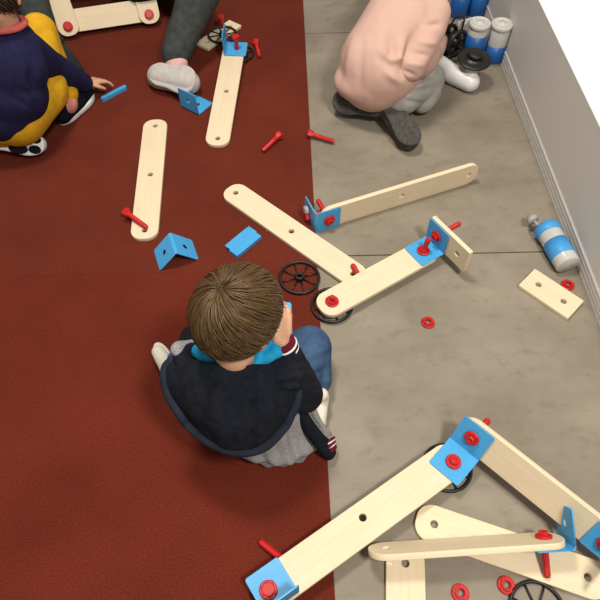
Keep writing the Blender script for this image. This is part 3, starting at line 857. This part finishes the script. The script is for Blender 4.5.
# turquoise shirt: neckline ring and chest
bm = bmesh.new(); ring(bm, .0475, .011, 40, 10, 0, 1.5); cm = bm_mesh(bm); cm.transform(frame(Nk - UP * .018 + f * .026, rt, UP * 1 - f * .42))
st = wear('shirt', blob([ell(Nk + f * .055 - UP * .055 + rt * .02, (.075, .05, .055)), cap(Nk + f * .05 + rt * .035 - UP * .015, .030, Nk + f * .095 + rt * .055 - UP * .03, .026)], .004, 5, .005, .05), SHIRTBLUE, boy)
wear('neckband', cm, SHIRTBLUE, st)
wear('collar', blob([cap(P(199, 351, .372), .016, P(211, 361, .366), .015), cap(P(211, 361, .366), .015, P(205, 346, .37), .015)], .003, 4), SHIRTBLUE, st)
wear('collar', blob([cap(P(262, 361, .362), .013, P(276, 352, .368), .016), cap(P(276, 352, .37), .016, P(272, 344, .36), .018)], .003, 4), SHIRTBLUE, st)
# jacket: grey body, folded hem, navy hood, band and sleeves
jk = wear('jacket', blob([ell(Pv + UP * .02, (.105, .085, .10)), cap(Nk - UP * .11 + f * .03, .072, Pv + UP * .05, .09), cap(Ls - UP * .012 + f * .01, .036, Rs - UP * .012 + f * .01, .036)], .005, 5, .006, .06), JACKETGREY, boy)
rows = [[P(200, 425, .22), P(228, 435, .21), P(252, 432, .205), P(272, 420, .215), P(288, 402, .215), P(300, 384, .215)],
        [P(198, 434, .16), P(226, 446, .155), P(252, 447, .145), P(274, 438, .145), P(292, 422, .15), P(307, 402, .15)],
        [P(202, 440, .10), P(230, 453, .095), P(256, 457, .085), P(277, 452, .08), P(296, 441, .075), P(312, 424, .075)],
        [P(212, 444, .05), P(238, 456, .05), P(261, 463, .045), P(282, 465, .035), P(301, 458, .03), P(318, 445, .035)],
        [P(216, 440, .03), P(240, 452, .02), P(262, 459, .018), P(282, 461, .015), P(300, 455, .015), P(315, 444, .02)]]
wear('back_panel', loft(rows, 110, 40, .006, lambda u, v: (.0050 * math.sin(u * 37 + 1.2 * math.sin(v * 3)) + .0040 * math.sin(u * 19 + 2)) * (1.25 - .75 * v) * min(1, v * 2.2 + .1) * (.45 + .55 * min(1, max(0, (u - .25) * 4)))), JACKETGREY, jk, 'grey gathered back')
rows = [[P(293, 386, .21), P(302, 388, .205), P(313, 394, .17)], [P(298, 399, .17), P(305, 401, .165), P(315, 405, .135)], [P(303, 412, .12), P(311, 413, .118), P(321, 417, .09)], [P(311, 427, .085), P(320, 426, .08), P(330, 431, .06)], [P(317, 441, .055), P(326, 437, .055), P(333, 436, .04)]]
wear('front_panel', loft(rows, 26, 24, .010, lambda u, v: .004 * math.sin(u * 9 + v * 3)), JACKETGREY, jk)
rows = [[P(283, 380, .235), P(291, 379, .24), P(298, 380, .225)], [P(287, 394, .20), P(294, 393, .205), P(301, 393, .195)], [P(293, 412, .145), P(300, 412, .150), P(308, 412, .135)], [P(305, 434, .09), P(312, 432, .098), P(320, 430, .088)], [P(320, 453, .045), P(326, 450, .055), P(333, 444, .048)], [P(327, 460, .02), P(332, 457, .03), P(336, 451, .025)]]
hb = wear('hem_band', loft(rows, 20, 40, .012, lambda u, v: .006 * math.sin(u * 3.14159)), NAVY, jk, 'navy hem band')
rows = [[P(322, 443, .066), P(329, 439.5, .064), P(335, 436, .052)], [P(325, 449, .060), P(331.5, 445.5, .060), P(336, 442, .048)], [P(328, 455, .046), P(334, 451.5, .046), P(337, 448, .036)]]
wear('striped_trim', loft(rows, 14, 14, .010), MAROON, jk, 'dark red trim with white stripes')
for k in (.30, .62):
    bm = bmesh.new(); pts = [rows[0][i_].lerp(rows[2][i_], k) + UP * .004 for i_ in range(3)]; tube(bm, pts, .0022, 6); wear('stripe', bm_mesh(bm), WHITE, jk, 'white stripe')
for S, E_, W_, nm in ((Ls, Le, Lw, 0), (Rs, Re, Rw, 1)):
    u = (W_ - E_).normalized()
    sm_ = blob(chain([S, E_, W_ - u * .02], [.050 if nm else .044, .046 if nm else .040, .030]), .0045, 5, .006, .07)
    ln = []
    for k in range(4):
        q = E_ + (W_ - E_) * (.1 + .2 * k); ln.append((q + V((-.05, -.03, .03)), q + V((.05, -.02, .05 - .02 * (k % 2))), .008, -.005))
        q = S + (E_ - S) * (.3 + .2 * k); ln.append((q + V((-.03, -.05, .05)), q + V((.06, -.04, .0)), .009, -.004))
    sl = wear('sleeve', crease(sm_, ln), NAVY, jk, 'navy sleeve')
    c0_, c1_ = W_ - u * .030, W_ + u * .004
    bm = bmesh.new(); L_ = (c1_ - c0_).length; lathe(bm, [(0, 0), (.028, 0), (.0295, .004), (.0285, L_ * .5), (.0275, L_ - .003), (.0255, L_), (0, L_ - .002)], 32)
    me = bm_mesh(bm); me.transform(frame(c0_, u.orthogonal(), u)); wear('cuff', me, MAROON, sl, 'maroon cuff')
    for k in (.22, .60):
        cc = c0_ + (c1_ - c0_) * k; bm = bmesh.new(); ring(bm, .0282, .0024, 40, 6, 0, 1.3)
        me = bm_mesh(bm); me.transform(frame(cc, u.orthogonal(), u)); wear('cuff_stripe', me, WHITE, sl, 'white cuff stripe')
wear('yoke_patch', blob([cap(P(180, 350, .345), .020, P(196, 346, .345), .018)], .004, 4, .006, .03), JACKETGREY, jk)
wear('yoke_patch', blob([cap(P(270, 354, .365), .012, P(284, 356, .352), .013)], .004, 4, .004, .03), JACKETGREY, jk)
rows = [[P(176, 357, .335), P(203, 361, .378), P(233, 366, .396), P(264, 364, .384), P(294, 362, .335)],
        [P(166, 366, .318), P(198, 374, .364), P(233, 378, .382), P(268, 376, .368), P(298, 371, .326)],
        [P(165, 381, .30), P(194, 397, .336), P(233, 405, .344), P(269, 400, .336), P(299, 386, .312)],
        [P(170, 397, .275), P(194, 418, .296), P(233, 429, .300), P(267, 423, .296), P(297, 402, .288)],
        [P(181, 415, .25), P(203, 433, .255), P(234, 444, .252), P(264, 440, .250), P(290, 416, .262)],
        [P(188, 424, .228), P(207, 440, .225), P(236, 451, .220), P(263, 447, .220), P(284, 427, .238)]]
def hoodfold(u, v):
    return .010 * math.exp(-((u - .38 - .05 * v) / .06) ** 2) * math.sin(math.pi * v) - .009 * math.exp(-((u - .60 - .04 * v) / .05) ** 2) * math.sin(math.pi * min(1, v * 1.1)) + .004 * math.sin(7 * u + 5 * v)
hd_ = wear('hood', loft(rows, 60, 60, .014, hoodfold), NAVY, jk, 'navy hood')
rim = [rows[k][0] for k in range(6)] + rows[5][1:-1] + [rows[k][4] for k in range(5, 1, -1)]
def smooth_line(p, n=6):
    out = []
    for i_ in range(len(p) - 1):
        a_, b_, c_, d_ = p[max(0, i_ - 1)], p[i_], p[i_ + 1], p[min(len(p) - 1, i_ + 2)]
        for k in range(n):
            u = k / n; out.append(.5 * (2 * b_ + (c_ - a_) * u + (2 * a_ - 5 * b_ + 4 * c_ - d_) * u * u + (3 * b_ - a_ - 3 * c_ + d_) * u ** 3))
    return out + [p[-1]]
rl = smooth_line(rim); bm = bmesh.new(); tube(bm, rl, [.006 + .0065 * math.sin(math.pi * k / (len(rl) - 1)) ** .5 for k in range(len(rl))], 12)
wear('hood_rim', bm_mesh(bm), mat('navy_rib', (.022, .028, .045), .9, .15, bump=.3, bscale=400, spec=.1), hd_, 'ribbed hood edge')
# the bracket in his hand
bq = P(273, 337, .350)
o, _ = bracket(None, bq, V((-1, -.05, .12)), V((-.05, 1, .10)), 'corner_bracket')
tag(o, 'blue corner bracket held in the boy\'s right hand beside his face', 'bracket', G_BR)

# ---- child in the pink sweatshirt kneeling on the concrete
pPv = P(380, 82, .16); pN = P(412, -16, .42); pL, pR = P(388, -8, .36), P(434, 10, .36)
pRe, pRw = P(410, 68, .235), P(443, 38, .06)
pHc = P(440, -55, .43); pHW = head_frame(pHc, R(40), R(50))
pLe, pLw = P(385, -20, .15), P(432, -20, .06)
Lk2, Rk2 = P(360, 45, .07), P(428, 80, .07)
La2, Ra2 = P(352, 100, .06), P(395, 104, .075)
prims = head_prims(pHc, pHW, .98) + [cap(pHc + pHW @ V((0, -.018, -.05)), .046, pN, .045), cap(pN - UP * .05, .055, pPv + UP * .03, .08), ell(pPv - UP * .03, (.08, .06, .06))]
prims += chain([pN - UP * .04, pL, pLe, pLw], [.045, .034, .026, .018]) + chain([pN - UP * .04, pR - UP * .02, pRe, pRw], [.045, .034, .026, .018])
prims += chain([pPv + V((-.06, 0, -.03)), Lk2, La2], [.06, .045, .028]) + chain([pPv + V((.07, 0, -.03)), Rk2, Ra2], [.06, .045, .028])
prims += hand(pRw, V((.6, .75, -.1)), V((0, 0, -1)), -1, .10, 25) + hand(pLw, V((.9, .3, -.1)), V((0, 0, -1)), 1, .10, 25)
pk = person('person', blob(prims, .004, 3), SKIN, V((pPv.x, pPv.y, 0)), 'kneeling child in a pale pink sweatshirt and grey trousers, back turned, beside the blue bottles')
face_parts(pk, pHc, pHW, .98)
wear('hair', hair_mesh(pHc, pHW, 1.0, 900, HAIRS), None, pk)
RZ = M.Rotation(R(12), 3, 'Z')
me = blob([ell(P(378, 78, .150), (.160, .112, .085), RZ), cap(P(375, 74, .165), .130, P(381, 62, .2), .145), cap(P(381, 64, .195), .148, P(406, 10, .315), .122), cap(P(396, 2, .34), .070, P(425, 8, .335), .064), cap(P(412, -10, .37), .065, pN - UP * .02, .055)], .006, 12, .008, .14)
me = crease(me, [(P(352, 40, .30), P(345, 88, .17), .022, .007), (P(362, 40, .36), P(359, 95, .20), .016, -.006), (P(380, 22, .42), P(376, 96, .22), .020, .006),
    (P(404, 40, .36), P(402, 62, .30), .016, .010), (P(390, 36, .38), P(394, 62, .31), .014, -.012), (P(416, 34, .36), P(402, 72, .23), .022, -.024), (P(390, 60, .31), P(404, 58, .28), .012, .012), (P(386, 72, .26), P(402, 84, .21), .012, .010), (P(378, 56, .32), P(394, 70, .28), .012, -.010)])
sw = wear('sweatshirt', me, PINK, pk)
u = (pRw - P(424, 66, .13)).normalized()
me = blob(chain([pR - UP * .01, P(430, 30, .315), pRe + UP * .005, P(424, 66, .13), pRw - u * .02], [.057, .053, .050, .042, .034]), .005, 6, .006, .09)
me = crease(me, [(P(424, 26, .37), P(440, 24, .34), .010, -.009), (P(418, 42, .32), P(436, 44, .30), .010, .008), (P(410, 52, .30), P(428, 56, .27), .010, -.009), (P(404, 62, .27), P(424, 66, .24), .010, .008), (P(402, 70, .25), P(416, 76, .22), .008, -.007)])
wear('sleeve', me, PINK, sw)
wear('sleeve', blob(chain([pL, pLe, pLw], [.06, .05, .034]), .006, 4, .012, .05), PINK, sw)
me = blob(chain([pPv + V((.08, 0, -.05)), Rk2, P(404, 100, .065)], [.075, .064, .044]) + chain([P(415, 85, .09), P(428, 92, .055), P(422, 102, .05)], [.055, .05, .042]) + chain([pPv + V((-.05, .03, -.04)), Lk2, P(362, 84, .06)], [.075, .06, .045]) + [ell(pPv + V((0, .04, -.05)), (.12, .09, .07))], .005, 5, .008, .06)
me = crease(me, [(P(410, 82, .17), P(434, 74, .13), .009, -.008), (P(408, 92, .13), P(436, 88, .10), .009, -.008), (P(402, 100, .11), P(424, 104, .08), .008, -.006), (P(414, 88, .14), P(438, 80, .11), .008, .006)])
wear('trousers', me, PANTGREY, pk)
# left shoe lies on its side under the hem, right shoe shows its sole
def sole_shoe(heel, toe, nrm, L, w, parent, upper, solem, tread=None):
    heel, toe = V(heel), V(toe); d = (toe - heel).normalized(); W3 = frame(heel, d, nrm); g = lambda x, y, z: W3 @ V((x, y, z))
    o = wear('shoe', blob([cap(g(.03, 0, -.030), w * .42, g(L - .035, 0, -.022), w * .38)], .004, 4), upper, parent)
    out = []
    for k in range(40):
        aa = 2 * math.pi * k / 40; c_ = math.cos(aa)
        ww = w * .5 * (1.0 + .14 * c_ - .20 * math.exp(-((c_ + .12) / .33) ** 2))
        out.append((L / 2 + L / 2 * math.copysign(abs(c_) ** .8, c_), ww * math.copysign(abs(math.sin(aa)) ** .85, math.sin(aa))))
    sm = sheet(out, [], .016, .005); sm.transform(W3 @ M.Translation((0, 0, -.008))); so = wear('sole', sm, solem, o)
    if tread:
        for cx, cy, ax_, ay_ in ((.12, 0, .10, .36), (.32, .0, .085, .28), (.60, .24, .155, .21), (.60, -.24, .155, .21), (.86, .20, .10, .17), (.86, -.20, .10, .17)):
            pl = [(cx * L + ax_ * L * math.cos(q * math.pi / 8), cy * w + ay_ * w * math.sin(q * math.pi / 8)) for q in range(16)]
            tm = sheet(pl, [], .004, .0012); tm.transform(W3 @ M.Translation((0, 0, .007))); wear('tread_pad', tm, tread, so)
    return o
sole_shoe(P(387, 99, .105), P(412, 140, .055), V((.10, -.55, .9)), .205, .092, pk, SOLEGREY, SOLEGREY)
sole_shoe(P(388, 108, .075), P(342, 101, .065), V((-.08, -.72, .65)), .205, .095, pk, SOLEGREY, SOLEGREY)

# ---- crouching child on the left in navy and mustard
yP = P(8, 112, .16); yN = P(6, 26, .42); yL, yR = P(-28, 32, .37), P(20, 45, .36)
yRe, yRw = P(48, 66, .22), P(86, 84, .07)
yLe, yLw = P(-25, 40, .2), P(20, 20, .1)
yHc = P(-12, -8, .52); yHW = head_frame(yHc, R(-15), R(35))
yRk, yRa = P(39, 31, .27), P(66, 95, .085)
yLk, yLa = P(-5, 75, .08), P(5, 135, .07)
prims = head_prims(yHc, yHW, .98) + [cap(yHc + yHW @ V((0, -.018, -.05)), .046, yN, .045), cap(yN - UP * .06, .055, yP + UP * .03, .075), ell(yP, (.08, .08, .07))]
prims += chain([yN - UP * .05, yL, yLe, yLw], [.04, .034, .026, .018]) + chain([yN - UP * .05, yR - UP * .02, yRe, yRw], [.04, .034, .026, .018])
prims += chain([yP, yRk, yRa, P(68, 104, .06)], [.06, .045, .024, .022]) + chain([yP, yLk, yLa], [.06, .045, .028])
prims += hand(yRw, V((.55, .75, -.25)), V((0.1, -.1, -1)), -1, .112, 22, 9) + hand(yLw, V((.8, .5, -.1)), V((0, 0, -1)), 1, .10, 25)
yc = person('person', blob(prims, .0036, 3), SKIN, V((yP.x, yP.y, CZ)), 'crouching child in a navy sweater and mustard trousers reaching towards a narrow blue plate')
face_parts(yc, yHc, yHW, .98)
wear('hair', hair_mesh(yHc, yHW, 1.0, 700, [DHAIR, DHAIR, HAIRS[0]]), None, yc)
me = blob([ell(P(0, 108, .175), (.135, .115, .105)), ell(P(4, 92, .23), (.140, .115, .12)), ell(P(4, 66, .31), (.135, .110, .12)), cap(yL - UP * .02, .068, yR - UP * .02, .066), cap(yN - UP * .06, .075, yN - UP * .015, .052)], .006, 8, .008, .1)
me = crease(me, [(P(30, 66, .33), P(34, 92, .25), .014, -.012), (P(26, 84, .30), P(36, 100, .22), .010, .008), (P(10, 96, .30), P(30, 108, .22), .012, -.006)])
sw = wear('sweater', me, NAVYKNIT, yc)
wear('sleeve', blob(chain([yR - UP * .02, yRe, yRw - (yRw - yRe).normalized() * .02], [.070, .056, .038]), .005, 5, .006, .08), NAVYKNIT, sw)
wear('sleeve', blob(chain([yL, yLe, yLw], [.06, .05, .034]), .006, 4), NAVYKNIT, sw)
bm = bmesh.new(); ring(bm, .056, .011, 36, 8); me = bm_mesh(bm); me.transform(frame(yN + UP * .006, V((1, 0, 0)), V((.15, .2, 1)))); wear('neckband', me, CORAL, sw, 'coral neckband')
wear('trousers', blob(chain([yP + V((.02, 0, -.02)), P(44, 90, .16), yRk, yRa + UP * .008], [.098, .080, .060, .046]) + [ell(P(10, 116, .125), (.135, .115, .080))] + chain([yP, yLk, yLa], [.09, .07, .05]), .005, 6, .006, .08), MUSTARD, yc)
bm = bmesh.new()
wear('sock', blob([cap(yRa + UP * .004, .040, P(67, 104, .066), .038)], .004, 3), mat('salmon_sock', (.60, .22, .18), .9, .1), yc)
shoe(P(60, 125, CZ + .008), P(86, 99, CZ + .008), V((0, -.05, 1)), .20, .085, yc, DARKCLOTH, WHITE)
sole_shoe(P(-19, 138, .075), P(40, 145, .055), V((.08, -.72, .62)), .215, .085, yc, WHITE, WHITE, DARKCLOTH)

# ---- person at the top edge: one leg out to the right, one beside the frame
tP = V((-.66, 2.66, .125)); tN = V((-.66, 2.82, .58)); tHc = V((-.66, 2.76, .78)); tHW = head_frame(tHc, R(180), R(25))
tRk, tRa = P(200, -8, .25), P(176, 57, .090)
tLk, tLa = V((-1.10, 2.42, .25)), P(48, 45, .075)
arms = (V((-.84, 2.77, .50)), V((-.90, 2.66, .36)), V((-.84, 2.52, .42))), (V((-.48, 2.77, .50)), V((-.42, 2.66, .36)), V((-.48, 2.52, .42)))
prims = head_prims(tHc, tHW, 1.08) + [cap(tHc + tHW @ V((0, -.02, -.06)), .05, tN, .055), cap(tN - UP * .08, .09, tP + UP * .04, .11), ell(tP, (.13, .10, .08))]
for ar in arms: prims += chain([tN - UP * .05, *ar], [.06, .05, .036, .024])
prims += hand(arms[0][2], V((.3, -1, -.2)), V((0.3, 0, -1)), 1, .15, 30) + hand(arms[1][2], V((-.3, -1, -.2)), V((-.3, 0, -1)), -1, .15, 30)
prims += chain([tP + V((.07, 0, 0)), tRk, tRa, P(174, 67, .08)], [.08, .06, .038, .032]) + chain([tP - V((.07, 0, 0)), tLk, tLa, P(56, 56, .05)], [.08, .06, .038, .030])
tp = person('person', blob(prims, .005, 3), SKIN, V((tP.x, tP.y, CZ)), 'seated person in charcoal trousers behind the U-shaped frame, one pale shoe sole showing')
face_parts(tp, tHc, tHW, 1.08)
wear('hair', hair_mesh(tHc, tHW, 1.1, 500, [DHAIR, DHAIR, HAIRS[0]]), None, tp)
sw = wear('sweater', blob([ell(tP + UP * .10, (.18, .14, .13)), ell(tP + V((0, -.12, .02)), (.13, .13, .09)), ell((tP + tN) / 2 + UP * .05, (.18, .125, .20)), cap(arms[0][0], .075, arms[1][0], .075)], .008, 4, .014, .08), DARKCLOTH, tp)
for ar in arms: wear('sleeve', blob(chain(ar, [.072, .055, .04]), .008, 3), DARKCLOTH, sw)
wear('trousers', blob(chain([tP + V((.09, 0, 0)), tRk, tRa + UP * .015], [.105, .078, .054]) + chain([tP - V((.09, 0, 0)), tLk, tLa + UP * .01], [.10, .072, .052]) + [ell(tP, (.17, .14, .11))], .006, 6, .010, .09), CHARCOAL, tp)
wear('sock', blob([cap(tRa, .042, P(177, 64, .082), .042)], .005, 3), SOCKPINK, tp)
sole_shoe(P(149, 72, .074), P(188, 81, .070), V((.05, -.62, .75)), .190, .112, tp, PALESOLE, PALESOLE)
shoe(P(57, 52, CZ + .008), P(84, 90, CZ + .008), V((0, 0, 1)), .235, .095, tp, mat('black_trainer', (.015, .017, .018), .6, .3, scale=60), DARKCLOTH)


# ------------------------------------------------------------------ camera, light
cam = bpy.data.cameras.new('camera'); cam.lens = 36; cam.sensor_width = 36; cam.clip_start = .02
co = bpy.data.objects.new('camera', cam); COL.objects.link(co); co.location = (0, 0, CAMH); co.rotation_euler = (math.pi / 2 - TILT, 0, 0)
SC.camera = co
def lamp(name, loc, aim, size, power, col):
    l = bpy.data.lights.new(name, 'AREA'); l.shape = 'DISK'; l.size = size; l.energy = power; l.color = col
    o = bpy.data.objects.new(name, l); COL.objects.link(o); o.location = loc
    o.rotation_euler = (V(aim) - V(loc)).to_track_quat('-Z', 'Y').to_euler()
lamp('ceiling_lamp', (-.45, 1.5, 3.2), (.1, 1.0, 0), .55, 72, (1, .93, .82))
lamp('ceiling_lamp', (.9, -.5, 3.2), (.4, .7, 0), .5, 95, (1, .94, .84))
w = bpy.data.worlds.new('world'); SC.world = w; w.use_nodes = True
w.node_tree.nodes['Background'].inputs[0].default_value = (1, .95, .88, 1)
w.node_tree.nodes['Background'].inputs[1].default_value = .38
SC.view_settings.view_transform = 'Standard'; SC.view_settings.look = 'None'
SC.view_settings.exposure = 0; SC.view_settings.gamma = 1.0; SC.view_settings.use_curve_mapping = False
